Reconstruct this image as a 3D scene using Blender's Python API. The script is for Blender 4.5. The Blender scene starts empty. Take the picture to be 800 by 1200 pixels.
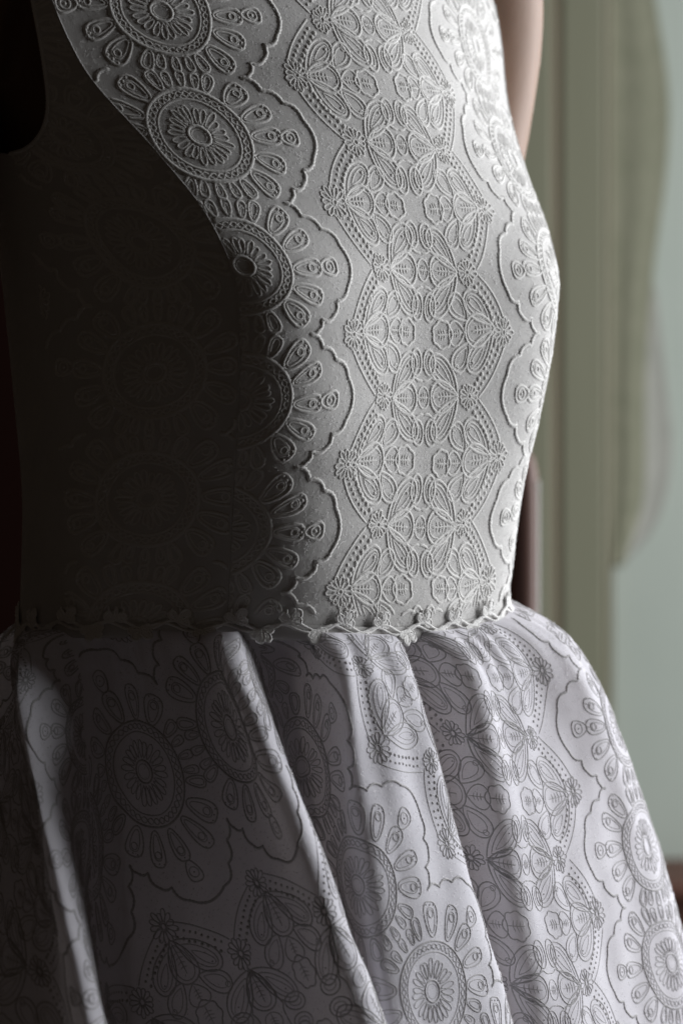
import bpy, math, random
import numpy as np
random.seed(7); rng = np.random.default_rng(7)
R = math.radians
scn = bpy.context.scene
COL = scn.collection

# ------------------------------------------------------------------ units
S = 0.0004            # one layout unit = 0.4 mm
D = 1.5               # camera distance to the plane Y = 0
def W3(x, y, p):      # layout units (x right, y away, p down) -> metres
    return ((x - 400) * S, y * S, (600 - p) * S)

# ------------------------------------------------------------------ camera
cam = bpy.data.cameras.new('camera'); co = bpy.data.objects.new('camera', cam)
COL.objects.link(co); scn.camera = co
cam.sensor_fit = 'HORIZONTAL'; cam.sensor_width = 24.0
cam.lens = 24.0 * D / (800 * S)
co.location = (0, -D, 200 * S); co.rotation_euler = (R(90), 0, 0)
cam.shift_y = -0.25
cam.clip_start = 0.05; cam.clip_end = 50
cam.dof.use_dof = True; cam.dof.focus_distance = D - 0.085; cam.dof.aperture_fstop = 8.5

# ------------------------------------------------------------------ world + lamps
w = bpy.data.worlds.new('World'); scn.world = w; w.use_nodes = True
bg = w.node_tree.nodes['Background']
bg.inputs[0].default_value = (1.0, 0.78, 0.6, 1); bg.inputs[1].default_value = 0.013
def area(name, loc, target, sx, sy, energy, col):
    l = bpy.data.lights.new(name, 'AREA'); l.shape = 'RECTANGLE'; l.size = sx; l.size_y = sy
    l.energy = energy; l.color = col
    o = bpy.data.objects.new(name, l); COL.objects.link(o); o.location = loc
    from mathutils import Vector
    o.rotation_euler = (Vector(target) - Vector(loc)).to_track_quat('-Z', 'Y').to_euler()
    return o
area('window_light', (1.38, 0.84, 0.22), (0.0, 0.34, -0.05), 1.35, 1.7, 67.0, (0.97, 0.985, 1.0))
scn.view_settings.view_transform = 'Standard'; scn.view_settings.look = 'None'
scn.view_settings.exposure = 0.0; scn.view_settings.gamma = 1.0
scn.view_settings.use_curve_mapping = False
scn.render.engine = 'CYCLES'
scn.cycles.max_bounces = 10; scn.cycles.transmission_bounces = 8; scn.cycles.diffuse_bounces = 5

# ------------------------------------------------------------------ materials
def newmat(name):
    m = bpy.data.materials.new(name); m.use_nodes = True
    nt = m.node_tree; b = nt.nodes['Principled BSDF']
    return m, nt, b
def nnode(nt, t, **kw):
    n = nt.nodes.new(t)
    for k, v in kw.items(): setattr(n, k, v)
    return n
def noise_bump(nt, b, scales, strength, dist):
    tc = nnode(nt, 'ShaderNodeTexCoord'); prev = None
    for sc, st in zip(scales, strength):
        n = nnode(nt, 'ShaderNodeTexNoise'); n.inputs['Scale'].default_value = sc
        n.inputs['Detail'].default_value = 3
        nt.links.new(tc.outputs['Object'], n.inputs['Vector'])
        bp = nnode(nt, 'ShaderNodeBump'); bp.inputs['Strength'].default_value = st
        bp.inputs['Distance'].default_value = dist
        nt.links.new(n.outputs['Fac'], bp.inputs['Height'])
        if prev: nt.links.new(prev.outputs[0], bp.inputs['Normal'])
        prev = bp
    nt.links.new(prev.outputs[0], b.inputs['Normal'])
    return tc, prev
def colour_vary(nt, b, tc, c1, c2, scale, detail=4):
    n = nnode(nt, 'ShaderNodeTexNoise'); n.inputs['Scale'].default_value = scale
    n.inputs['Detail'].default_value = detail
    nt.links.new(tc.outputs['Object'], n.inputs['Vector'])
    mx = nnode(nt, 'ShaderNodeMix', data_type='RGBA')
    mx.inputs[6].default_value = (*c1, 1); mx.inputs[7].default_value = (*c2, 1)
    rp = nnode(nt, 'ShaderNodeMapRange'); rp.inputs[1].default_value = .3; rp.inputs[2].default_value = .7
    nt.links.new(n.outputs['Fac'], rp.inputs[0]); nt.links.new(rp.outputs[0], mx.inputs[0])
    nt.links.new(mx.outputs[2], b.inputs['Base Color'])
    return mx

def fabric(name, c1, c2, trans=0.0, tcol=(.8, .8, .82), bump=.35, rough=.85, sheen=.15):
    m, nt, b = newmat(name)
    b.inputs['Roughness'].default_value = rough
    b.inputs['Specular IOR Level'].default_value = .2
    b.inputs['Sheen Weight'].default_value = sheen
    tc, bp = noise_bump(nt, b, (420, 1700), (bump*.5, bump*1.8), .0005)
    colour_vary(nt, b, tc, c1, c2, 45)
    if trans:
        tr = nnode(nt, 'ShaderNodeBsdfTranslucent'); tr.inputs[0].default_value = (*tcol, 1)
        ms = nnode(nt, 'ShaderNodeMixShader'); ms.inputs[0].default_value = trans
        nt.links.new(b.outputs[0], ms.inputs[1]); nt.links.new(tr.outputs[0], ms.inputs[2])
        nt.links.new(ms.outputs[0], nt.nodes['Material Output'].inputs[0])
    return m
M = {}
M['bodice'] = fabric('bodice_satin', (.62, .61, .60), (.66, .65, .64), bump=.13)
M['bthread'] = fabric('bodice_thread', (.74, .73, .715), (.79, .78, .765), bump=.14)
M['skirt'] = fabric('skirt_organza', (.845, .835, .91), (.88, .87, .94), trans=.31, tcol=(.90, .85, .83), bump=.15)
M['sthread'] = fabric('skirt_thread', (.55, .54, .555), (.63, .62, .635), trans=.3, tcol=(.6, .58, .57), bump=.1)  # grey base colour paints in the dark look of backlit thread
M['fibre'] = fabric('loose_fibre', (.84, .83, .83), (.88, .87, .87), trans=.5, tcol=(.9, .89, .9), bump=.0)
M['lining_white'] = fabric('underskirt_cotton', (.70, .69, .68), (.74, .73, .72), bump=.1)
M['trim'] = fabric('trim_cord', (.84, .83, .82), (.88, .87, .86), bump=.1)

def wood(name, c1, c2, rough=.45, sc=(60, 60, 6)):
    m, nt, b = newmat(name); b.inputs['Roughness'].default_value = rough
    if rough >= .99: b.inputs['Specular IOR Level'].default_value = 0
    tc = nnode(nt, 'ShaderNodeTexCoord'); mp = nnode(nt, 'ShaderNodeMapping')
    mp.inputs['Scale'].default_value = sc
    nt.links.new(tc.outputs['Object'], mp.inputs[0])
    n = nnode(nt, 'ShaderNodeTexNoise'); n.inputs['Scale'].default_value = 1.0; n.inputs['Detail'].default_value = 6
    nt.links.new(mp.outputs[0], n.inputs['Vector'])
    mx = nnode(nt, 'ShaderNodeMix', data_type='RGBA')
    mx.inputs[6].default_value = (*c1, 1); mx.inputs[7].default_value = (*c2, 1)
    nt.links.new(n.outputs['Fac'], mx.inputs[0]); nt.links.new(mx.outputs[2], b.inputs['Base Color'])
    bp = nnode(nt, 'ShaderNodeBump'); bp.inputs['Strength'].default_value = .2; bp.inputs['Distance'].default_value = .002
    nt.links.new(n.outputs['Fac'], bp.inputs['Height']); nt.links.new(bp.outputs[0], b.inputs['Normal'])
    return m
M['olive'] = wood('olive_paint', (.146, .148, .098), (.178, .178, .125), .55, (30, 30, 3))
M['groove'] = wood('groove_brown', (.14, .11, .07), (.18, .145, .095), .7, (30, 30, 4))
M['pale'] = wood('pale_green_plaster', (.30, .34, .30), (.35, .385, .345), .7, (9, 9, 7))
M['brown'] = wood('brown_wood', (.05, .018, .011), (.11, .042, .025), .6)
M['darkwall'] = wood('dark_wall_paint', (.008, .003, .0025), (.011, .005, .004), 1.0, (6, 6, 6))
M['edge_highlight'] = wood('pale_highlight', (.45, .44, .41), (.6, .59, .56), .6, (60, 60, 20))  # pale tone of the painted highlight on the post
M['drape'] = fabric('olive_drape', (.20, .205, .145), (.24, .24, .175), trans=.12, tcol=(.3, .36, .22), bump=.3)
M['lining'] = fabric('grey_lining', (.27, .275, .245), (.31, .31, .28), bump=.1)
m, nt, b = newmat('skin'); b.inputs['Roughness'].default_value = .5
b.inputs['Specular IOR Level'].default_value = .15; b.inputs['Subsurface Weight'].default_value = .15; b.inputs['Subsurface Radius'].default_value = (.01, .004, .002)
b.inputs['Subsurface Scale'].default_value = .6
tc, _ = noise_bump(nt, b, (350,), (.12,), .0008); colour_vary(nt, b, tc, (.24, .145, .10), (.28, .175, .125), 20)
M['skin'] = m

# ------------------------------------------------------------------ mesh helpers
def link(name, me, mat, parent=None, smooth=True):
    o = bpy.data.objects.new(name, me); COL.objects.link(o)
    if mat: me.materials.append(mat)
    if smooth and len(me.polygons): me.polygons.foreach_set('use_smooth', np.ones(len(me.polygons), bool))
    if parent: o.parent = parent
    return o
def mesh_np(name, V, F):
    """V (n,3) metres; F (m,4) or (m,3) int"""
    me = bpy.data.meshes.new(name); k = F.shape[1]
    me.vertices.add(len(V)); me.vertices.foreach_set('co', np.ascontiguousarray(V, np.float32).ravel())
    me.loops.add(F.size); me.loops.foreach_set('vertex_index', np.ascontiguousarray(F, np.int32).ravel())
    me.polygons.add(len(F)); me.polygons.foreach_set('loop_start', np.arange(0, F.size, k, dtype=np.int32))
    me.update(calc_edges=True); me.validate()
    return me
def grid_faces(n, mm, wrap=False):
    i, j = np.meshgrid(np.arange(n - 1), np.arange(mm if wrap else mm - 1), indexing='ij')
    j2 = (j + 1) % mm
    return np.stack([i * mm + j, (i + 1) * mm + j, (i + 1) * mm + j2, i * mm + j2], -1).reshape(-1, 4)
def tag(o, label=None, cat=None, group=None, kind=None):
    if label: o['label'] = label
    if cat: o['category'] = cat
    if group: o['group'] = group
    if kind: o['kind'] = kind
    return o
def tomet(P):                      # layout array (..., [x, y, p]) -> metres
    return np.stack([(P[..., 0] - 400) * S, P[..., 1] * S, (600 - P[..., 2]) * S], -1)

# ------------------------------------------------------------------ background setting
WY = 1.7
KW = (D + WY) / D
def bx(px, k=KW): return (px - 400) * S * k
def bz(py, k=KW): return 200 * S + (400 - py) * S * k
def bevel_box(name, x0, x1, y0, y1, z0, z1, mat, parent=None, bev=.003):
    import bmesh
    bm = bmesh.new(); bmesh.ops.create_cube(bm, size=1)
    for v in bm.verts:
        v.co = ((x0 + x1) / 2 + v.co.x * (x1 - x0), (y0 + y1) / 2 + v.co.y * (y1 - y0), (z0 + z1) / 2 + v.co.z * (z1 - z0))
    bmesh.ops.bevel(bm, geom=bm.edges[:], offset=bev, segments=3, profile=.5, affect='EDGES')
    me = bpy.data.meshes.new(name); bm.to_mesh(me); bm.free()
    return link(name, me, mat, parent, smooth=False)
Z0, Z1 = -1.0, 1.3
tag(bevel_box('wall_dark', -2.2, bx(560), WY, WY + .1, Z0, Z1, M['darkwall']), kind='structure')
casing = bpy.data.objects.new('window_casing', None); COL.objects.link(casing); casing.location = (bx(680), WY, Z0)
tag(casing, 'olive green painted window casing of upright boards behind the dress', 'casing')
def cpart(name, *a, **k):
    o = bevel_box(name, *a, **k); o.parent = casing
    o.matrix_parent_inverse = casing.matrix_basis.inverted(); return o
cpart('backing_board', bx(560) + .002, bx(715), WY - .0132, WY + .0, Z0, Z1, M['groove'])
cpart('board', bx(562), bx(646), WY - .0155, WY - .0105, Z0, Z1, M['olive'], bev=.0022)
cpart('board', bx(656), bx(707), WY - .0155, WY - .0105, Z0, Z1, M['olive'], bev=.0022)
cpart('bead_moulding', bx(709), bx(714), WY - .0145, WY - .0105, Z0, Z1, M['olive'], bev=.002)
tag(bevel_box('wall_panel', bx(716), bx(1300), WY + .004, WY + .019, Z0, Z1, M['pale']), kind='structure')

# hanging olive drape with soft folds in front of the pale panel
def drape(name, prof, left, mat, dy, parent=None, seed=0):
    k = (D + WY - dy) / D
    prof = np.array(prof, float); n, mm = 120, 60
    ys = np.linspace(prof[0, 0], prof[-1, 0], n)
    right = np.interp(ys, prof[:, 0], prof[:, 1]); right = np.convolve(np.pad(right, 6, 'edge'), np.ones(13) / 13, 'valid')
    t = np.linspace(0, 1, mm)
    X = left + (right[:, None] - left) * t[None, :]
    f = .0006 * np.sin(t * 2 * math.pi * 1.3 + .6 + seed)[None, :] * np.ones((n, 1)) + .0004 * np.sin(t * 4 + ys[:, None] * .004 + seed)
    Y = WY - dy + f
    V = np.stack([(X - 400) * S * k, Y, 200 * S + (400 - ys[:, None]) * S * k + 0 * X], -1).reshape(-1, 3)
    o = link(name, mesh_np(name, V, grid_faces(n, mm)), mat, parent)
    md = o.modifiers.new('thick', 'SOLIDIFY'); md.thickness = .001
    return o
dr = drape('olive_drape', [(-200, 738), (0, 768), (110, 786), (200, 782), (300, 767), (400, 758), (480, 755), (560, 757), (610, 752), (640, 740), (655, 730), (664, 720)], 716.5, M['drape'], .006)
tag(dr, 'olive drape hanging beside the casing in front of the pale green panel', 'drape')
drape('sheer_lining', [(290, 745), (330, 768), (420, 778), (520, 789), (580, 782), (625, 765), (650, 742), (662, 724)], 717.5, M['lining'], .003, dr, 1)

# brown post and sill
def lathe(name, prof, mat, loc, parent=None, seg=28):
    a = np.linspace(0, 2 * math.pi, seg, endpoint=False)
    P = np.array(prof)
    V = np.stack([P[:, :1] * np.cos(a), P[:, :1] * np.sin(a), P[:, 1:2] + 0 * a[None]], -1).reshape(-1, 3)
    o = link(name, mesh_np(name, V, grid_faces(len(P), seg, True)[:, ::-1]), mat, parent); o.location = loc
    return o
PYp = .62; kp = (D + PYp) / D
post = bpy.data.objects.new('wooden_post', None); COL.objects.link(post)
post.location = (bx(612, kp), PYp, bz(1250, kp))
tag(post, 'dark brown rounded wooden post showing behind the right side of the waist', 'post')
hh = bz(527, kp) - bz(1250, kp); rr = 18.5 * S * kp
lathe('shaft', [(0, 0), (rr * 1.2, 0), (rr * 1.2, .02), (rr, .03), (rr, hh * .5), (rr, hh - .03), (rr * .93, hh - .015), (rr * .72, hh - .005), (rr * .4, hh - .001), (0, hh)], M['brown'], (0, 0, 0), post)
bevel_box('edge_highlight_strip', rr - .003, rr + .0006, -.005, .003, hh * .55, hh - .02, M['edge_highlight'], post, .0012)  # pale strip paints the highlight along the post's right edge
ks = (D + WY - .12) / D
sill = bpy.data.objects.new('window_sill', None); COL.objects.link(sill); sill.location = (bx(900, ks), WY - .1, bz(1030, ks))
tag(sill, 'dark brown wooden sill at the foot of the pale green panel', 'sill')
def spart(name, *a, **k):
    o = bevel_box(name, *a, **k); o.parent = sill; o.matrix_parent_inverse = sill.matrix_basis.inverted()
spart('nosing', bx(735, ks), bx(1250, ks), WY - .14, WY + .003, bz(1052, ks), bz(1030, ks), M['brown'], bev=.006)
spart('apron', bx(742, ks), bx(1250, ks), WY - .105, WY + .002, bz(1300, ks), bz(1052, ks) - .001, M['brown'], bev=.0022)

# ------------------------------------------------------------------ bodice shape
ALPHA = R(49); SA, CA = math.sin(ALPHA), math.cos(ALPHA)
# p,   cx,  f,  ls,  fs, psi1, psi2, a,  w0, bb
T = np.array([
 (-90, 290, 138, 392,  46, 20, 60, 398, -20, 150),
 (  0, 292, 170, 392,  62, 22, 62, 400, -20, 170),
 (100, 297, 199, 370,  87, 24, 66, 392, -20, 190),
 (200, 302, 224, 322, 151, 27, 70, 366, -30, 205),
 (270, 308, 233, 297, 194, 28, 74, 358, -25, 210),
 (340, 313, 238, 283, 213, 42, 78, 352, -20, 210),
 (400, 313, 238, 274, 209, 50, 74, 346, -15, 212),
 (460, 313, 236, 264, 199, 56, 68, 340, -10, 216),
 (600, 313, 233, 245, 171, 60, 58, 330,   0, 222),
 (735, 312, 235, 239, 160, 60, 54, 330,   0, 230),
 (760, 312, 235, 239, 160, 60, 54, 330,   0, 230)], float)
from numpy import interp
def smooth_rows(rows):
    out = np.zeros((len(rows), T.shape[1])); out[:, 0] = rows
    x = T[:, 0]
    for k in range(1, T.shape[1]):
        y = T[:, k]; m = np.zeros(len(x)); dl = np.diff(y) / np.diff(x)
        m[1:-1] = np.where(dl[1:] * dl[:-1] > 0, 2 * dl[1:] * dl[:-1] / (dl[1:] + dl[:-1] + 1e-12), 0); m[0] = dl[0]; m[-1] = dl[-1]
        i = np.clip(np.searchsorted(x, rows) - 1, 0, len(x) - 2); h = x[i + 1] - x[i]; t = (rows - x[i]) / h
        out[:, k] = ((2*t**3 - 3*t**2 + 1) * y[i] + (t**3 - 2*t**2 + t) * h * m[i] + (-2*t**3 + 3*t**2) * y[i+1] + (t**3 - t**2) * h * m[i+1])
    if len(rows) > 40:
        for k in range(1, out.shape[1]):
            out[:, k] = np.convolve(np.pad(out[:, k], 9, 'reflect', reflect_type='odd'), np.hanning(21)[1:-1]/np.hanning(21).sum(), 'valid')
    return out
def herm(P0, T0, P1, T1, t):
    t = t[None, :, None]; P0, T0, P1, T1 = [q[:, None, :] for q in (P0, T0, P1, T1)]
    return (2*t**3-3*t**2+1)*P0 + (t**3-2*t**2+t)*T0 + (-2*t**3+3*t**2)*P1 + (t**3-t**2)*T1
def seg_sections(rows, nt=60):
    """half section (body left = +l): front, side, back arcs as (row, t, [l, f])"""
    q = smooth_rows(rows); cx, f, ls, fs, p1, p2, a, w0, bb = q[:, 1:].T
    z = np.zeros_like(f); t = np.linspace(0, 1, nt)
    F0 = np.stack([z, f], 1); S0 = np.stack([ls, fs], 1); W0 = np.stack([a, w0], 1); B0 = np.stack([z, -bb], 1)
    L = np.hypot(ls, f - fs)[:, None]
    d1 = np.stack([np.cos(np.radians(p1)), -np.sin(np.radians(p1))], 1)
    d2 = np.stack([np.cos(np.radians(p2)), -np.sin(np.radians(p2))], 1)
    front = herm(F0, np.stack([L[:, 0], z], 1) * 1.12, S0, d1 * L * 1.02, t)
    L2 = np.hypot(a - ls, fs - w0)[:, None]
    side = herm(S0, d2 * L2 * .9, W0, np.stack([z, -np.ones_like(z)], 1) * L2 * .9, t)
    L3 = np.hypot(a, w0 + bb)[:, None]
    back = herm(W0, np.stack([z, -np.ones_like(z)], 1) * L3 * 1.1, B0, np.stack([-np.ones_like(z), z], 1) * L3 * 1.1, t)
    return cx, front, side, back
def to_layout(cx, lf, rows, sgn):
    l = lf[..., 0] * sgn; f = lf[..., 1]
    X = cx[:, None] + SA * f + CA * l; Y = -CA * f + SA * l
    # the waist line is cut a little higher at the sides and the back
    Pp = rows[:, None] + 0 * X
    return np.stack([X, Y, Pp], -1)
PW = 727.0                                    # waist row
rows = np.arange(-90, PW + .1, 3.0)
cx, fr, si, ba = seg_sections(rows)
def waist_tilt(G):
    G = G.copy(); wgt = np.clip((G[..., 2] - 500) / (PW - 500), 0, 1) ** 2
    lift = np.interp(G[..., 1], [-300, -200, -100, 0, 120, 300], [16, 2, 0, 8, 22, 30])
    lift = lift + np.interp(G[..., 0], [20, 120, 260], [4, 4, 0])
    G[..., 2] -= lift * wgt
    return G
front = waist_tilt(np.concatenate([to_layout(cx, fr, rows, -1)[:, ::-1], to_layout(cx, fr, rows, 1)[:, 1:]], 1))
side_r = waist_tilt(to_layout(cx, si, rows, -1)); side_l = waist_tilt(to_layout(cx, si, rows, 1))
back = waist_tilt(np.concatenate([to_layout(cx, ba, rows, -1), to_layout(cx, ba, rows, 1)[:, ::-1][:, 1:]], 1))
# armholes: above row 195 the side panels and the back narrow towards the shoulder
def armhole(G, rows, which):
    out = G.copy(); n = G.shape[1]
    for i, p in enumerate(rows):
        if p >= 195: continue
        k = math.sqrt(max(0, 1 - ((195 - p) / 290.0 - 1) ** 2)) if p > -95 else 1
        if which == 'side': t = np.linspace(0, 1 - .82 * k, n)
        else: t = np.linspace(.22 * k, 1 - .22 * k, n)
        tt = np.linspace(0, 1, n)
        for c in range(3): out[i, :, c] = np.interp(t, tt, G[i, :, c])
    return out
side_r = armhole(side_r, rows, 'side'); side_l = armhole(side_l, rows, 'side'); back = armhole(back, rows, 'back')
def cloth_noise(G, amp, seed):
    r = np.random.default_rng(seed); d = np.zeros(G.shape[:2])
    for _ in range(9):
        k = r.normal(0, 1, 3) * np.array([.018, .018, .012]); d += np.sin(G @ k + r.uniform(0, 6.28))
    return d * amp / 3
def normals(G):
    du = np.gradient(G, axis=1); dv = np.gradient(G, axis=0)
    N = np.cross(du, dv); N /= np.linalg.norm(N, axis=-1, keepdims=True) + 1e-9
    return N
dress = bpy.data.objects.new('wedding_dress', None); COL.objects.link(dress); dress.location = W3(312, 0, 1400)
tag(dress, 'sleeveless white dress with raised lace embroidery, corded waist trim and full gathered skirt', 'dress')
from mathutils import Matrix
PINV = Matrix.Translation((-dress.location.x, -dress.location.y, -dress.location.z))
def dpart(name, G, mat, wrap=False, thick=.0012, parent=dress):
    me = mesh_np(name, tomet(G).reshape(-1, 3), grid_faces(G.shape[0], G.shape[1], wrap))
    o = link(name, me, mat, parent); o.matrix_parent_inverse = PINV if parent is dress else Matrix()
    return o
def outward(G, c):
    N = normals(G); mid = G - np.array([c, 0, 0]); mid[..., 2] = 0
    if (N * mid).sum() < 0: N = -N
    return N
# ------------------------------------------------------------------ embroidery engine
class Surf:
    """uniform (u, w) lookup over a layout-space grid; u = row arc length from column j0, w = length down column j0"""
    def __init__(s, G, j0, step=1.5, w0row=None, c=312, blend=None):
        n, m = G.shape[:2]
        L = np.concatenate([np.zeros((n, 1)), np.cumsum(np.linalg.norm(np.diff(G, axis=1), axis=2), 1)], 1)
        L -= L[:, j0:j0 + 1]
        Wc = np.concatenate([[0], np.cumsum(np.linalg.norm(np.diff(G[:, j0], axis=0), axis=1))])
        if w0row is not None: Wc -= np.interp(w0row, G[:, j0, 2], Wc)
        s.u0 = L.min(); s.step = step; us = np.arange(s.u0, L.max() + step, step)
        ws = np.arange(Wc[0], Wc[-1], step); s.w0 = Wc[0]
        A = np.zeros((n, len(us), 3)); ok = np.zeros((n, len(us)))
        for i in range(n):
            for c_ in range(3): A[i, :, c_] = np.interp(us, L[i], G[i, :, c_])
            ok[i] = (us >= L[i, 0]) & (us <= L[i, -1])
        fi = np.interp(ws, Wc, np.arange(n)); i0 = np.clip(fi.astype(int), 0, n - 2); fr_ = (fi - i0)[:, None]
        s.P = A[i0] * (1 - fr_[..., None]) + A[i0 + 1] * fr_[..., None]
        s.ok = np.minimum(ok[i0], ok[i0 + 1])
        s.N = outward(s.P, c); s.nw, s.nu = s.ok.shape
    def look(s, u, w):
        a = (u - s.u0) / s.step; b_ = (w - s.w0) / s.step
        bad = (a < 1) | (a > s.nu - 3) | (b_ < 1) | (b_ > s.nw - 3)
        a = np.clip(a, 1, s.nu - 3); b_ = np.clip(b_, 1, s.nw - 3)
        j = a.astype(int); i = b_.astype(int); fa = (a - j)[:, None]; fb = (b_ - i)[:, None]
        def bl(Q): return (Q[i, j]*(1-fa) + Q[i, j+1]*fa)*(1-fb) + (Q[i+1, j]*(1-fa) + Q[i+1, j+1]*fa)*fb
        bad |= (s.ok[i, j] < 1) | (s.ok[i, j + 1] < 1)
        N = bl(s.N); N /= np.linalg.norm(N, axis=1, keepdims=True) + 1e-9
        return bl(s.P), N, ~bad
def resample(P, closed, step):
    if closed: P = np.vstack([P, P[:1]])
    L = np.concatenate([[0], np.cumsum(np.linalg.norm(np.diff(P, axis=0), axis=1))])
    n = max(4, int(L[-1] / step) + 1)
    t = np.linspace(0, L[-1], n)
    Q = np.stack([np.interp(t, L, P[:, 0]), np.interp(t, L, P[:, 1])], 1)
    return (Q[:-1] if closed else Q), t[:len(Q) - 1 if closed else len(Q)]
TH = np.radians([0, 38, 90, 142, 180])
CC, SSn = np.cos(TH), np.sin(TH)
class Emb:
    def __init__(s): s.V = []; s.F = []; s.n = 0
    def add(s, V, F): s.V.append(V); s.F.append(F + s.n); s.n += len(V)
    def thread(s, surf, UW, closed, r, h, step=2.2, twist=.16, xf=None, longest=False):
        Q, t = resample(UW, closed, step)
        if xf is not None: Q = xf(Q)
        P, N, ok = surf.look(Q[:, 0], Q[:, 1])
        if not ok.any(): return
        if closed and ok.all(): runs = [(np.arange(len(Q)), True)]
        else:
            idx = np.arange(len(Q)); runs = []
            if closed:
                k = int(np.argmin(ok)); idx = np.roll(idx, -k); 
            o2 = ok[idx]; st = None
            for q in range(len(o2) + 1):
                if q < len(o2) and o2[q]:
                    if st is None: st = q
                elif st is not None:
                    if q - st >= 3: runs.append((idx[st:q], False))
                    st = None
        if longest and len(runs) > 1: runs = [max(runs, key=lambda q: len(q[0]))]
        for ids, cl in runs:
            p = P[ids]; nn = N[ids]; m = len(ids)
            tg = (np.roll(p, -1, 0) - np.roll(p, 1, 0)) if cl else np.gradient(p, axis=0)
            tg /= np.linalg.norm(tg, axis=1, keepdims=True) + 1e-9
            b_ = np.cross(nn, tg); b_ /= np.linalg.norm(b_, axis=1, keepdims=True) + 1e-9
            ph = rng.uniform(0, 6.28)
            k = 1 + twist * np.sin(t[ids] * 1.25 + ph) + rng.normal(0, .05, m)
            if not cl: k[0] *= .6; k[-1] *= .6
            V = p[:, None] + b_[:, None] * (CC * r)[None, :, None] * k[:, None, None] + nn[:, None] * ((SSn * h)[None, :, None] * k[:, None, None] - .25)
            mm = len(CC)
            i, j = np.meshgrid(np.arange(m if cl else m - 1), np.arange(mm - 1), indexing='ij'); i2 = (i + 1) % m
            F = np.stack([i*mm + j, i*mm + j + 1, i2*mm + j + 1, i2*mm + j], -1).reshape(-1, 4)
            s.add(V.reshape(-1, 3), F)
    def bead(s, surf, u, w, r, h, xf=None):
        q = np.array([[u, w]], float)
        if xf is not None: q = xf(q)
        P, N, ok = surf.look(q[:, 0], q[:, 1])
        if not ok[0]: return
        n = N[0]; a = np.cross(n, [0, 0, 1.0]); a /= np.linalg.norm(a) + 1e-9; b_ = np.cross(n, a)
        an = np.linspace(0, 2*math.pi, 8, endpoint=False); rings = []
        for rr_, hh_ in ((1, -.1), (.82, .5), (.48, .87), (.06, 1.0)):
            rings.append(P[0] + (a[None]*np.cos(an)[:, None] + b_[None]*np.sin(an)[:, None]) * r * rr_ + n[None] * h * hh_)
        s.add(np.concatenate(rings), grid_faces(4, 8, True)[:, ::-1])
    def leaf(s, surf, ring_, h):
        c = ring_.mean(0); out = []
        for k, hh_ in ((1, .1), (.6, .9), (.03, .55)):
            q = c + (ring_ - c)*k; P_, N_, ok = surf.look(q[:, 0], q[:, 1])
            if not ok.all(): return
            out.append(P_ + N_*h*hh_)
        s.add(np.concatenate(out), grid_faces(3, len(ring_), True)[:, ::-1])
    def build(s, name, mat, parent):
        if s.n < 12: return None
        me = mesh_np(name, tomet(np.concatenate(s.V)), np.concatenate(s.F))
        o = link(name, me, mat, parent)
        o.matrix_parent_inverse = parent.matrix_world_inv if hasattr(parent, 'matrix_world_inv') else Matrix()
        return o
# --- motif outlines in pattern units
def circ(x, y, r, n=48, ry=None):
    a = np.linspace(0, 2*math.pi, n, endpoint=False); return np.stack([x + r*np.cos(a), y + (ry or r)*np.sin(a)], 1)
def tear(x, y, ang, ln, wd, fat=1.25, n=40):
    t = np.linspace(0, 2*math.pi, n, endpoint=False)
    a = ln*(1 - np.cos(t))/2; b_ = wd/2*np.sin(t)*np.abs(np.sin(t/2))**.8*fat
    c, s_ = math.cos(R(ang)), math.sin(R(ang))
    return np.stack([x + a*c - b_*s_, y + a*s_ + b_*c], 1)
def arch(bx_, by_, ang, ln, wd, base=.5, n=36):
    t = np.linspace(0, 2*math.pi, n, endpoint=False); sn = np.sin(t)
    a = ln*(1 - np.cos(t))/2; b_ = wd/2*np.sign(sn)*np.abs(sn)**.72*(base + (1 - base)*a/ln)
    c, s_ = math.cos(R(ang)), math.sin(R(ang))
    return np.stack([bx_ + a*c - b_*s_, by_ + a*s_ + b_*c], 1)
def seg(*pts): return np.array(pts, float)
def arcs(knots, bulge=.2, n=9):
    out = []
    for (x0, y0), (x1, y1) in zip(knots[:-1], knots[1:]):
        dx, dy = x1-x0, y1-y0; t = np.linspace(0, 1, n)[:-1]; b_ = 4*bulge*t*(1-t)
        out.append(np.stack([x0 + dx*t + dy*b_, y0 + dy*t - dx*b_], 1))
    out.append(np.array([knots[-1]], float)); return np.concatenate(out)
def vein(x, y, ang, ln, rib, n=4):
    c, s_ = math.cos(R(ang)), math.sin(R(ang)); L = [seg((x, y), (x+ln*.5*c, y+ln*.5*s_), (x + ln*c, y + ln*s_))]
    for k in range(n):
        q = ln*(.3 + .6*k/n); r_ = rib*(1 - .35*abs(k/(n-1) - .4))
        px, py = x + q*c, y + q*s_
        L.append(seg((px - s_*r_ + c*r_*.3, py + c*r_ + s_*r_*.3), (px, py), (px + s_*r_ + c*r_*.3, py - c*r_ + s_*r_*.3)))
    return L
P = 144.0; MU = 280.0
def K(style):   # thread radius / height multipliers
    return (1.0, .50) if style == 'bodice' else (.43, .37)
ME = .9      # the medallions are a little wider than tall
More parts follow.
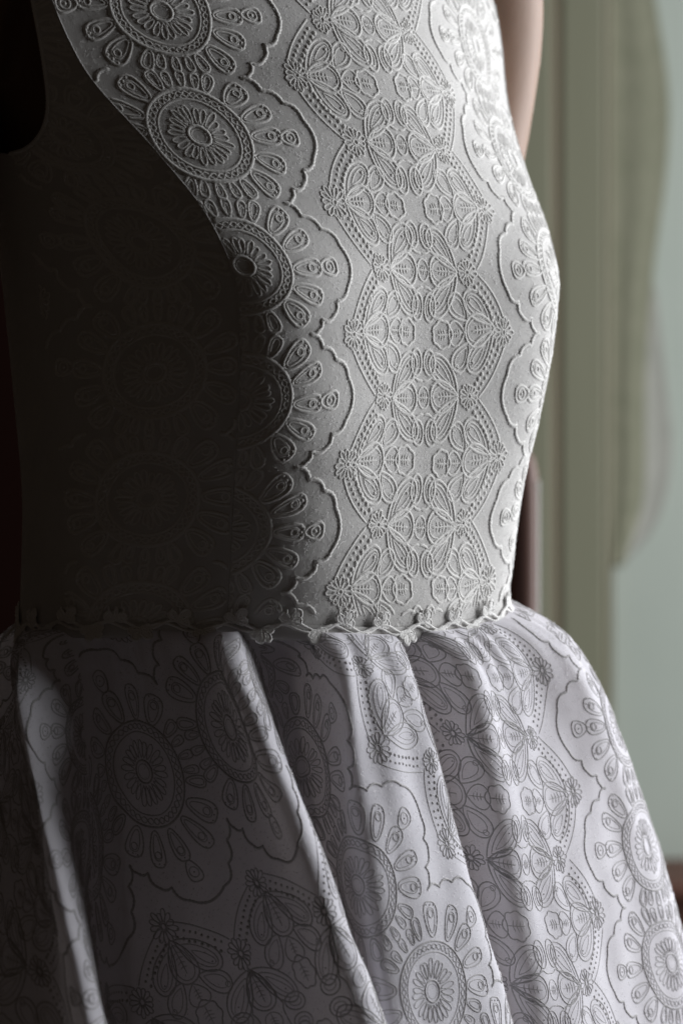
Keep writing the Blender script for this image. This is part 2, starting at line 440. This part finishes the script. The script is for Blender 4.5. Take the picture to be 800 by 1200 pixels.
def medallion(E, sf, xf, k):
    a, h = k
    def T_(p, c, r, hh, **q): E.thread(sf, p*np.array([1, ME]), c, r*a, hh*h, xf=xf, **q)
    T_(circ(0, 0, 58, 90), True, 2.9, 3.4); T_(circ(0, 0, 45.5, 80), True, 1.9, 2.2)
    t = np.linspace(0, 2*math.pi, 300, endpoint=False)
    for s_ in (1, -1):
        r = 51.8 + s_*3.4*np.sin(t*19); T_(np.stack([r*np.cos(t), r*np.sin(t)], 1), True, 1.5, 2.3, step=1.9)
    n = 22
    for i in range(n):
        an = 360*i/n + rng.normal(0, 1.8); c, s_ = math.cos(R(an)), math.sin(R(an))
        T_(tear(15*c, 15*s_, an, 21 + rng.normal(0, 1.6), 6.6), True, 1.5, 2.3)
    T_(circ(0, 0, 12.5, 30), True, 2.6, 3.4); T_(circ(0, 0, 8.5, 20), True, 1.2, 1.4)
def petals(E, sf, xf, k):
    a, h = k
    T_ = lambda p, c, r, hh, **q: E.thread(sf, p, c, r*a, hh*h, xf=xf, **q)
    for side in (0, 180):
        sg = 1 if side == 0 else -1
        T_(arch(98*sg, 0, side, 25, 24, .45), True, 2.1, 2.8); T_(circ(112*sg, 0, 6, 18), True, 1.7, 2.3)
        E.bead(sf, 112*sg, 0, 2.4*a, 2.4*h, xf)
        for an, ln, wd in ((0, 38, 23), (21, 40, 24), (-21, 40, 24), (43, 36, 29), (-43, 36, 29), (64, 24, 17), (-64, 24, 17)):
            g = side + an + rng.normal(0, 1.2); c, s_ = math.cos(R(g)), math.sin(R(g)); x, y = 60.5*c, 60.5*s_*ME
            ln *= 1 + rng.normal(0, .03)
            T_(arch(x, y, g, ln, wd), True, 2.1, 2.7)
            T_(arch(x + 4*c, y + 4*s_, g, ln*.72, wd*.55), True, 1.5, 2.1)
            if ln > 30:
                q = ln*.66
                T_(circ(x + q*c, y + q*s_, 4.2, 14), True, 1.6, 2.3)
                for e in (-6.5, 0, 6.5): E.bead(sf, x + ln*.9*c - e*s_, y + ln*.9*s_ + e*c, 2.3*a, 2.5*h, xf)
    for base in (90, 270):
        for e in (-14, 0, 14):
            g = base + e; c, s_ = math.cos(R(g)), math.sin(R(g)); x, y = 60.5*c, 60.5*s_*ME
            T_(arch(x, y, g, 18, 12.5), True, 1.9, 2.4); T_(arch(x + 2*c, y + 2*s_, g, 11, 5.5), True, 1.2, 1.8)
def flower(E, sf, xf, k, r=16):
    a, h = k; n = 13; o = rng.uniform(0, 36)
    for i in range(n):
        an = 360*i/n + o; c, s_ = math.cos(R(an)), math.sin(R(an)); l = r*(.78 + .08*rng.normal())
        E.thread(sf, tear(r*.25*c, r*.25*s_, an, l, 5.6), True, 1.5*a, 2.6*h, xf=xf, step=1.9)
    E.thread(sf, circ(0, 0, 3.4, 14), True, 1.9*a, 3.2*h, xf=xf, step=1.6)
def fan(E, sf, xf, k):      # flower at (-133), opens towards the axis (+u)
    a, h = k
    T_ = lambda p, c, r, hh, **q: E.thread(sf, p, c, r*a, hh*h, xf=xf, **q)
    T_(tear(-119, 0, 0, 50, 37), True, 2.2, 2.7); T_(tear(-114, 0, 0, 41, 26), True, 1.5, 1.9)
    for v in vein(-116, 0, 0, 36, 6): T_(v, False, 1.3, 2.0)
    T_(tear(-68, 0, 0, 25, 25, 1.4), True, 1.8, 2.2)
    for v in vein(-66, 0, 0, 18, 5, 3): T_(v, False, 1.3, 1.9)
    kn = [(-44, -8), (-36, -14), (-24, -12), (-18, 0), (-24, 12), (-36, 14), (-44, 8), (-44, -8)]
    T_(arcs(kn, .3), True, 2.0, 2.4)
    for v in vein(-43, 0, 0, 20, 7, 3): T_(v, False, 1.3, 1.9)
    for sg in (1, -1):
        T_(tear(-117, 4*sg, 42*sg, 60, 30), True, 2.1, 2.5); T_(tear(-110, 10*sg, 42*sg, 46, 19), True, 1.5, 1.9)
        T_(tear(-100, 19*sg, 42*sg, 30, 9), True, 1.2, 1.7); E.bead(sf, -80, 35.5*sg, 2.2*a, 2.4*h, xf)
        T_(tear(-74, 12*sg, 50*sg, 40, 25), True, 2.0, 2.4); T_(tear(-70, 17*sg, 50*sg, 28, 14), True, 1.3, 1.7)
        T_(circ(-52, 39*sg, 3.2, 12), True, 1.3, 1.8)
def lozenge(E, sf, xf, k):
    a, h = k
    T_ = lambda p, c, r, hh, **q: E.thread(sf, p, c, r*a, hh*h, xf=xf, **q)
    for sg, an in ((-1, 0), (1, 180)):
        T_(tear(58*sg, 0, an, 46, 36), True, 2.2, 2.7); T_(tear(53*sg, 0, an, 37, 23), True, 1.4, 1.8)
        for v in vein(55*sg, 0, an, 34, 6): T_(v, False, 1.3, 2.0)
        kn = [(60*sg, 0), (44*sg, 12), (28*sg, 20), (14*sg, 23), (0, 19)]
        T_(arcs(kn, -.14*sg), False, 2.0, 2.4); T_(arcs([(x, -y) for x, y in kn], .14*sg), False, 2.0, 2.4)
        for s2 in (1, -1):
            an2 = (46 if sg < 0 else 134)*s2
            T_(tear(58*sg, 3*s2, an2, 62, 31), True, 2.1, 2.5); T_(tear(58*sg + 9*math.cos(R(an2)), 3*s2 + 9*math.sin(R(an2)), an2, 48, 20), True, 1.5, 1.9)
            T_(tear(58*sg + 17*math.cos(R(an2)), 3*s2 + 17*math.sin(R(an2)), an2, 38, 9), True, 1.2, 1.7); E.bead(sf, 58*sg + 45*math.cos(R(an2)), 3*s2 + 45*math.sin(R(an2)), 2.2*a, 2.4*h, xf)
            T_(circ(11.5*sg, 40*s2, 9.5, 26, 15.5), True, 2.0, 2.4); T_(circ(11.5*sg, 40*s2, 5, 20, 9.5), True, 1.4, 1.8)
            E.bead(sf, 11.5*sg, 40*s2, 2.2*a, 2*h, xf)
    T_(circ(0, 0, 9, 26, 12), True, 1.6, 2.0)
    for v in vein(-8, 0, 0, 16, 6, 3): T_(v, False, 1.3, 1.9)
def beads(E, sf, xf, k, up):   # from flower A (-75,0) to flower B (-133, +-75)
    a, h = k
    A_, B_ = np.array([-75., 0]), np.array([-133., 75.*up]); d = B_ - A_; L = np.linalg.norm(d); d /= L; nrm = np.array([-d[1], d[0]]) * up
    n = 8
    for i in range(n):
        t = (i + .5)/n; q = A_ + d*(17 + (L - 35)*t) + nrm*(2.5 + 4*t*(1-t)*2)
        E.bead(sf, *(q + nrm*-4.2 + rng.normal(0, .4, 2)), 3.2*a**.5, 2.9*h, xf)
        E.bead(sf, *(q + nrm*4.4 + rng.normal(0, .4, 2)), 2.6*a**.5, 2.4*h, xf)
    t = np.linspace(.12, .9, 14); c = A_ + np.outer(t*L, d) + np.outer(10 + 7*4*t*(1-t)*1.0, nrm) * 1.0
    E.thread(sf, c, False, 1.8*a, 2.2*h, xf=xf)
KN = [(76, -72), (95, -57), (117, -43), (138, -23), (137, 24), (117, 36), (112, 51), (93, 55), (88, 68), (76, 72)]
def scallop(E, sf, xf, k):
    a, h = k
    p = arcs(KN, .2)
    E.thread(sf, p, False, 2.7*a**.7, 3.6*h, xf=xf, twist=.26, longest=True)
def embroider(sf, parent, mat, style, origin=(0, 0), rot=0, skip=()):
    """fill the whole surface with the lace repeat; origin = (u, w) of a lozenge centre, rot in degrees"""
    k = K(style); c, s_ = math.cos(R(rot)), math.sin(R(rot))
    umin, umax = sf.u0, sf.u0 + sf.nu*sf.step; wmin, wmax = sf.w0, sf.w0 + sf.nw*sf.step
    rad = math.hypot(umax-umin, wmax-wmin)
    cu, cw = (umin+umax)/2 - origin[0], (wmin+wmax)/2 - origin[1]
    pu, pw = c*cu + s_*cw, -s_*cu + c*cw
    cells = []
    for i in range(int((pu - rad)/(2*MU)) - 1, int((pu + rad)/(2*MU)) + 2):
        for j in range(int((pw - rad)/P) - 1, int((pw + rad)/P) + 2): cells.append((i*2*MU, j*P))
    def place(fn, name, x, y, fl=1, size=130, *args):
        jr = R(rng.normal(0, 1.3)); jc, js = math.cos(jr)*rng.normal(1, .018), math.sin(jr); jx, jy = rng.normal(0, .8, 2)
        if fn in (scallop, petals): jr, jc, js, jx, jy = 0, 1, 0, 0, 0
        def xf(q):
            X = x + jx + (q[:, 0]*jc - q[:, 1]*js)*fl; Y = y + jy + q[:, 0]*js + q[:, 1]*jc
            X, Y = X + 2.2*np.sin(Y*.021 + 1) + 1.3*np.sin(X*.043 + Y*.03), Y + 2.0*np.sin(X*.024 + .5) + 1.2*np.sin(Y*.05 - X*.037)
            return np.stack([origin[0] + c*X - s_*Y, origin[1] + s_*X + c*Y], 1)
        ctr = xf(np.array([[0., 0.]]))[0]
        if ctr[0] < umin - size or ctr[0] > umax + size or ctr[1] < wmin - size or ctr[1] > wmax + size: return
        E = Emb(); fn(E, sf, xf, k, *args); E.build(name, mat, parent)
    for X, Y in cells:
        place(lozenge, 'leaf_lozenge', X, Y, 1, 75)
        place(medallion, 'medallion', X + MU, Y, 1, 62); place(petals, 'petal_spray', X + MU, Y, 1, 130)
        for fl in (1, -1):
            place(fan, 'leaf_fan', X, Y + P/2, fl, 150)
            place(flower, 'flower', X - 75*fl, Y, fl, 20, 15); place(flower, 'flower', X - 133*fl, Y + P/2, fl, 20, 17)
            for up in (1, -1): place(beads, 'bead_row', X, Y, fl, 150, up)
            place(scallop, 'scallop_cord', X + MU*fl*1.0, Y, -fl, 160)
# ------------------------------------------------------------------ bodice objects
front += outward(front, 312) * (cloth_noise(front, 1.3, 3) + cloth_noise(front*np.array([1, 1, 4.5]), 1.7, 5)*np.clip((front[..., 2] - 560)/120, 0, 1))[..., None] * np.minimum(1, np.linspace(0, 1, front.shape[1])*12)[None, :, None] * np.minimum(1, np.linspace(1, 0, front.shape[1])*12)[None, :, None]
fp = dpart('front_panel', front, M['bodice'])
sr = dpart('side_panel', side_r, M['bodice']); sl = dpart('side_panel', side_l, M['bodice'])
dpart('back_panel', back, M['bodice'])
for nm, o in (('f', fp), ('r', sr), ('l', sl)): pass
FC = front[:-5]
embroider(Surf(FC, FC.shape[1]//2, w0row=463), fp, M['bthread'], 'bodice')
embroider(Surf(side_r, 0, w0row=430), sr, M['bthread'], 'bodice', origin=(-185, 0))
embroider(Surf(side_l, 0, w0row=430), sl, M['bthread'], 'bodice', origin=(185, 0))
def cord_path(pts, r, name, mat, parent, seg_=8, twist=.1):
    pts = np.array(pts, float); L = np.concatenate([[0], np.cumsum(np.linalg.norm(np.diff(pts, axis=0), axis=1))])
    n = int(L[-1]/2.5) + 2; t = np.linspace(0, L[-1], n); p = np.stack([np.interp(t, L, pts[:, c]) for c in range(3)], 1)
    tg = np.gradient(p, axis=0); tg /= np.linalg.norm(tg, axis=1, keepdims=True)
    a = np.cross(tg, [0.3, 1, .2]); a /= np.linalg.norm(a, axis=1, keepdims=True); b_ = np.cross(tg, a)
    an = np.linspace(0, 2*math.pi, seg_, endpoint=False)
    k = r*(1 + twist*np.sin(t*1.2))[:, None, None]
    V = p[:, None] + k*(a[:, None]*np.cos(an)[None, :, None] + b_[:, None]*np.sin(an)[None, :, None])
    o = link(name, mesh_np(name, tomet(V).reshape(-1, 3), grid_faces(n, seg_, True)), mat, parent); o.matrix_parent_inverse = PINV if parent is dress else Matrix()
    return o
ia = int((195 + 90)/3)
for sd in (side_r, side_l):
    cord_path(sd[:ia + 1, -1], 2.6, 'armhole_piping', M['bthread'], dress)
    cord_path(sd[:, 0], 1.1, 'princess_seam', M['bodice'], dress, 6, .2)

# ------------------------------------------------------------------ skirt
wrows = np.array([PW])
wcx, wf, ws_, wb = seg_sections(wrows, 120)
ring = np.concatenate([to_layout(wcx, wf, wrows, 1)[0], to_layout(wcx, ws_, wrows, 1)[0][1:], to_layout(wcx, wb, wrows, 1)[0][1:],
                       to_layout(wcx, wb, wrows, -1)[0][::-1][1:], to_layout(wcx, ws_, wrows, -1)[0][::-1][1:], to_layout(wcx, wf, wrows, -1)[0][::-1][1:-1]])
ring = waist_tilt(ring[None])[0]
ctr = np.array([312., 0.])
ring_ang = np.degrees(np.arctan2(ring[:, 0] - ctr[0], -(ring[:, 1] - ctr[1])))   # 0 = towards camera, + = right
order = np.argsort(ring_ang); ra, rp = ring_ang[order], ring[order]
def waist_at(ang):
    a3 = np.concatenate([ra - 360, ra, ra + 360]); p3 = np.concatenate([rp, rp, rp])
    return np.stack([np.interp(ang, a3, p3[:, c]) for c in range(3)], -1)
def ang_of_x(x):       # front-side angle of the waist at layout X
    m_ = (ra > -88) & (ra < 100); return float(np.interp(x, rp[m_][:, 0], ra[m_]))
PB = 1420.0
# columns: (waist angle, inset at waist, bottom X, bottom Y, x exponent)
AX = ang_of_x
cols = [
 (-178, 0, 250, 420, .7), (-150, 0, -60, 380, .7), (-125, 0, -330, 180, .7), (-100, 0, -400, -80, .7),
 (-92, 0, -290, -340, .75), (-86, 0, -140, -450, .8),
 (-84, 4, 40, -640, .85, .5), (AX(50), -3, 182, -650, .9, .5), (AX(66), -10, 232, -715, .95, .5), (AX(78), -11, 258, -690, 1.0, .5), (AX(83), -4, 246, -625, 1.0, .5), (AX(92), 13, 196, -500, 1.0, .55),
 (AX(125), 14, 188, -365, 1.0), (AX(170), 4, 232, -345, 1.0),
 (AX(205), 2, 310, -385, 1.0), (AX(235), 0, 400, -432, 1.0), (AX(262), -6, 478, -500, .96), (AX(275), -20, 526, -494, .96), (AX(287), -15, 547, -450, .96), (AX(298), 18, 508, -412, .98),
 (AX(334), 27, 482, -396, 1.0), (AX(366), 22, 474, -412, 1.0), (AX(380), -9, 484, -436, 1.0), (AX(404), -8, 540, -396, 1.0), (AX(430), -6, 598, -330, 1.0), (AX(450), -6, 645, -262, 1.0), (AX(460), 2, 652, -214, 1.0), (AX(470), 14, 636, -186, 1.0),
 (AX(484), 12, 642, -196, .97), (AX(496), -7, 664, -192, .9), (AX(522), -6, 708, -126, .84), (AX(545), -4, 762, -36, .75), (AX(575), -5, 814, 62, .66), (86, -6, 860, 145, .60), (98, -4, 878, 215, .58),
 (112, 0, 842, 290, .6), (130, 0, 750, 370, .65), (155, 0, 560, 420, .7)]
def skirt_grid():
    cw = np.array([c[0] for c in cols], float); n = len(cw); sub = 22
    def cat(vals):
        v = np.asarray(vals, float); out = []
        for i in range(n):
            p0, p1, p2, p3 = v[(i-1) % n], v[i], v[(i+1) % n], v[(i+2) % n]
            t = np.linspace(0, 1, sub, endpoint=False)
            sh = (1,)*0
            tt = t.reshape(-1, *([1]*np.ndim(p1)))
            out.append(.5*((2*p1) + (-p0+p2)*tt + (2*p0-5*p1+4*p2-p3)*tt**2 + (-p0+3*p1-3*p2+p3)*tt**3))
        return np.concatenate(out)
    wpts = waist_at(cw); inset = np.array([c[1] for c in cols], float)
    rad = wpts[:, :2] - ctr; rl = np.linalg.norm(rad, axis=1, keepdims=True); wpts[:, :2] -= rad/rl*inset[:, None]
    ins = cat(inset); wc = cat(wpts); bc = cat(np.array([(c[2], c[3]) for c in cols], float)); pe = cat([c[4] for c in cols]); ye = cat([c[5] if len(c) > 5 else .72 for c in cols])
    ps = np.concatenate([np.linspace(0, .12, 40, endpoint=False), np.linspace(.12, 1, 150)])
    G = np.zeros((len(ps), len(wc), 3)); idx = np.arange(len(wc))
    for i, v in enumerate(ps):
        gx = v**pe; gy = v**ye
        G[i, :, 0] = wc[:, 0]*(1-gx) + bc[:, 0]*gx
        G[i, :, 1] = wc[:, 1]*(1-gy) + bc[:, 1]*gy
        G[i, :, 2] = wc[:, 2]*(1-v) + PB*v
    # puff at the waist seam + small gathers dying out downwards
    d = G[..., :2] - ctr; d /= np.linalg.norm(d, axis=-1, keepdims=True)
    arc = np.concatenate([[0], np.cumsum(np.linalg.norm(np.diff(wc[:, :2], axis=0), axis=1))])
    v = ps[:, None]
    puff = 10*(1 - np.exp(-v/.012)) + 3.5*np.sin(arc*.21 + 1.3*np.sin(arc*.05))[None]*(v/.03)*np.exp(1 - v/.03)*.55
    puff += -ins[None]*3.4*(1 - np.exp(-(v/.042)**1.5))*(1 - .85*np.sqrt(v)); puff += 2.5*np.sin(arc*.09 + v*5)[None if False else slice(None)]*np.exp(-((v-.15)/.13)**2)
    G[..., :2] += d*puff[..., None]
    N = normals(G); G += N*(cloth_noise(G, 3.0, 11) + cloth_noise(G*np.array([4, 4, 1.2]), .9, 12) + cloth_noise(G*3.2, .5, 13))[..., None]*np.clip(v/.12, 0, 1)[..., None]
    return G, sub
SG, SUB = skirt_grid()
sk = dpart('skirt', SG, M['skirt'], wrap=True)
# smooth underskirt inside the organza, added unseen to block light passing across
def underskirt():
    a = np.linspace(0, 2*math.pi, 96, endpoint=False); ps = np.linspace(0, 1, 40)
    wa = waist_at(np.degrees(a)); G = np.zeros((40, 96, 3))
    for i, v in enumerate(ps):
        k = .62 + .02*v; rx, ry = 390*v**.8, 300*v**.8
        G[i, :, 0] = 330 + (wa[:, 0] - 312)*k*(1 - v) + (150 + .6*rx)*np.sin(a)*v**.6*.92
        G[i, :, 1] = wa[:, 1]*k*(1 - v) - (170 + ry*.55)*np.cos(a)*v**.6*.92
        G[i, :, 2] = PW - 25 + (PB - PW + 20)*v
    return dpart('underskirt', G, M['lining_white'], wrap=True)
underskirt()
def panel(c0, c1): return SG[:, c0*SUB:c1*SUB + 1]
def project(Pl):      # layout -> pixel of the 800 x 1200 frame
    k = D/(D + Pl[..., 1]*S); return 400 + (Pl[..., 0]-400)*k, 400 + (Pl[..., 2]-400)*k
PANELS = [  # column range, reference column, (u, w) of a lozenge centre, rotation
    (3, 11, 7, (-60, 190), 8),
    (11, 19, 14, (205, 356), 64),
    (19, 27, 23, (150, 120), -38),
    (27, 37, 30, (-22, 140), 4)]
SF = []
for c0, c1, cr, org, rot in PANELS:
    g = panel(c0, c1); sf = Surf(g, (cr - c0)*SUB); SF.append(sf)
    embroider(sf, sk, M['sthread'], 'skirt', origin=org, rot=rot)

# waistband that closes the join under the trim
_r = np.concatenate([ring, ring[:1]]); _d = _r[:, :2] - ctr; _d /= np.linalg.norm(_d, axis=1, keepdims=True)
dpart('waistband', np.stack([np.concatenate([_r[:, :2] + _d*o_, _r[:, 2:] + q_], 1) for q_, o_ in ((-7, .9), (-3, 1.6), (3, 1.9), (8, 1.6), (11, -1), (12, -12), (12, -60))]), M['bodice'])
# ------------------------------------------------------------------ waist trim
angs = np.linspace(-115, 112, 700)
wr = waist_at(angs); rad = wr[:, :2] - ctr; rad /= np.linalg.norm(rad, axis=1, keepdims=True)
strip = np.stack([np.concatenate([wr[:, :2] + rad*(3.6 + 44*max(0, q - .46)), wr[:, 2:] + 26*(2*q - 1)], 1) for q in np.linspace(0, 1, 24)])
sft = Surf(strip, 350, step=1.2)
WM = 21
trim = Emb(); t = np.arange(sft.u0 + 3, sft.u0 + sft.nu*1.2 - 3, 2.0); PER = 64.0; ph = .6
wave = lambda u: WM + 5.2*np.sin(2*math.pi*u/PER + ph)
trim.thread(sft, np.stack([t, wave(t)], 1), False, 1.8, 2.0, twist=.16); trim.thread(sft, np.stack([t, WM + 2.5 + 4.6*np.sin(2*math.pi*t/PER + ph + 1.15)], 1), False, 1.6, 1.8, twist=.16)
tr = trim.build('waist_trim', M['trim'], dress); tr.matrix_parent_inverse = PINV
def spray(u, up):
    E = Emb(); b0 = wave(u) + 1*up; lean = 12 + rng.normal(0, 8)
    for an, ln in ((-62, 14), (-18, 18), (24, 18), (66, 13)):
        an = -90*up + (an + lean)*up + rng.normal(0, 6)
        E.thread(sft, tear(u, b0, an, ln, 9.0, 1.3), True, 1.4, 1.9, step=1.5, twist=.16)
        E.leaf(sft, tear(u, b0, an, ln, 8.2, 1.3, 20), 1.5)
    E.build('leaf_spray', M['trim'], tr)
u = sft.u0 + 20
k0 = math.ceil((sft.u0 + 10)/(PER/2))
for k in range(k0, int((sft.u0 + sft.nu*1.2 - 10)/(PER/2))):
    uu = (k*math.pi - math.pi/2 - ph)*PER/(2*math.pi) + rng.normal(0, 3)
    if sft.u0 + 20 < uu < sft.u0 + sft.nu*1.2 - 20: spray(uu, 1 if k % 2 == 0 else -1)

# ------------------------------------------------------------------ loose fibres on the cloth
def fuzz(G, n, parent, mat, j0, j1, i0, i1, seed):
    r_ = np.random.default_rng(seed); N = outward(G, 312)
    fi = r_.uniform(i0, i1 - 1.01, n); fj = r_.uniform(j0, j1 - 1.01, n); i = fi.astype(int); j = fj.astype(int)
    a = (fi - i)[:, None]; b_ = (fj - j)[:, None]
    p = (G[i, j]*(1-a) + G[i+1, j]*a)*(1-b_) + (G[i, j+1]*(1-a) + G[i+1, j+1]*a)*b_; nn = N[i, j]
    d = nn*r_.uniform(.15, .9, n)[:, None] + r_.normal(0, .8, (n, 3)); d /= np.linalg.norm(d, axis=1, keepdims=True)
    d += nn*np.clip(.25 - (d*nn).sum(1), 0, None)[:, None]
    sd = np.cross(d, r_.normal(0, 1, (n, 3))); sd /= np.linalg.norm(sd, axis=1, keepdims=True) + 1e-9
    ln = r_.uniform(1.3, 3.6, n)[:, None]; bend = nn*ln*.12
    V = np.stack([p - sd*.10, p + sd*.10, p + d*ln*.55 + bend + sd*.08, p + d*ln + sd*.02, ], 1).reshape(-1, 3)
    F = np.arange(n*4).reshape(-1, 4)
    o = link('fuzz', mesh_np('fuzz', tomet(V), F), mat, parent, smooth=False); o['kind'] = 'stuff'
fuzz(front, 60000, fp, M['fibre'], 0, front.shape[1], 0, front.shape[0], 1)
fuzz(side_l, 9000, sl, M['fibre'], 0, side_l.shape[1], 40, side_l.shape[0], 2)
fuzz(SG, 70000, sk, M['fibre'], 5*SUB, 34*SUB, 4, SG.shape[0], 3)

# ------------------------------------------------------------------ person inside the dress
def person():
    prow = np.concatenate([np.arange(-90, 690, 20.0)])
    c_, f_, s2, b2 = seg_sections(prow, 14)
    half = np.concatenate([f_, s2[:, 1:], b2[:, 1:]], 1)
    full = np.concatenate([to_layout(c_, half, prow, 1), to_layout(c_, half[:, ::-1][:, 1:-1], prow, -1)], 1)
    cen = full.mean(1, keepdims=True); full = cen + (full - cen)*np.array([.91, .91, 1]); full[..., 2] = prow[:, None]
    # shoulders and neck above, hips and thighs below, as further rings
    def scaled(ring_, k, p, dx=0, dy=0):
        q = ring_.copy(); c = q.mean(0); q = c + (q - c)*np.array([k, k, 1]); q[:, 2] = p; q[:, 0] += dx; q[:, 1] += dy; return q
    top = full[0]
    ringsT = [scaled(top, k, p) for k, p in ((.32, -420), (.34, -330), (.40, -270), (.62, -230), (.88, -180), (1.0, -130))]
    ringsB = [scaled(full[-1], k, p) for k, p in ((.66, 760), (.62, 830), (.62, 920), (.58, 1080), (.52, 1200))]
    G = np.concatenate([np.array(ringsT), full, np.array(ringsB)])
    V = [tomet(G).reshape(-1, 3)]; m_ = G.shape[1]; F = [list(q) for q in grid_faces(G.shape[0], m_, True)]
    F.append(list(range(m_))); F.append([(G.shape[0]-1)*m_ + i for i in range(m_)][::-1]); base = G.shape[0]*m_
    def tube(path):
        nonlocal base
        pts = np.array(path, float); n = 22; p = tomet(pts[:, :3]); r = pts[:, 3]*S
        tt = np.linspace(0, len(p)-1, 40); pp = np.stack([np.interp(tt, np.arange(len(p)), p[:, k]) for k in range(3)], 1); rr_ = np.interp(tt, np.arange(len(p)), r)
        for _ in range(4):
            pp[1:-1] = (pp[:-2] + 2*pp[1:-1] + pp[2:])/4; rr_[1:-1] = (rr_[:-2] + 2*rr_[1:-1] + rr_[2:])/4
        tg = np.gradient(pp, axis=0); tg /= np.linalg.norm(tg, axis=1, keepdims=True)
        a = np.cross(tg, [.2, 1, .1]); a /= np.linalg.norm(a, axis=1, keepdims=True); b_ = np.cross(tg, a); an = np.linspace(0, 2*math.pi, n, endpoint=False)
        v = pp[:, None] + rr_[:, None, None]*(a[:, None]*np.cos(an)[None, :, None] + b_[:, None]*np.sin(an)[None, :, None])
        V.append(v.reshape(-1, 3)); F.extend([list(q + base) for q in grid_faces(40, n, True)])
        F.append([base + i for i in range(n)][::-1]); F.append([base + 39*n + i for i in range(n)]); base += 40*n
    tube([(440, 250, -190, 90), (530, 330, -150, 105), (566, 350, -40, 100), (556, 365, 110, 92), (520, 400, 330, 82), (480, 440, 470, 72), (400, 430, 560, 66), (290, 400, 640, 54), (230, 390, 690, 40)])
    tube([(120, -220, -190, 90), (20, -270, -150, 105), (-45, -280, -20, 100), (-80, -280, 150, 94), (-120, -270, 400, 84), (-140, -260, 520, 74), (-150, -290, 700, 64), (-160, -320, 860, 48), (-165, -330, 960, 40)])
    me = bpy.data.meshes.new('person'); me.from_pydata(np.concatenate(V).tolist(), [], F); me.update()
    o = link('person', me, M['skin'])
    r = o.modifiers.new('remesh', 'REMESH'); r.mode = 'VOXEL'; r.voxel_size = .006; r.use_smooth_shade = True
    sm = o.modifiers.new('smooth', 'SMOOTH'); sm.iterations = 6; sm.factor = .5
    tag(o, 'person in the white lace dress, turned to the window, bare arm behind the chest', 'person')
person()
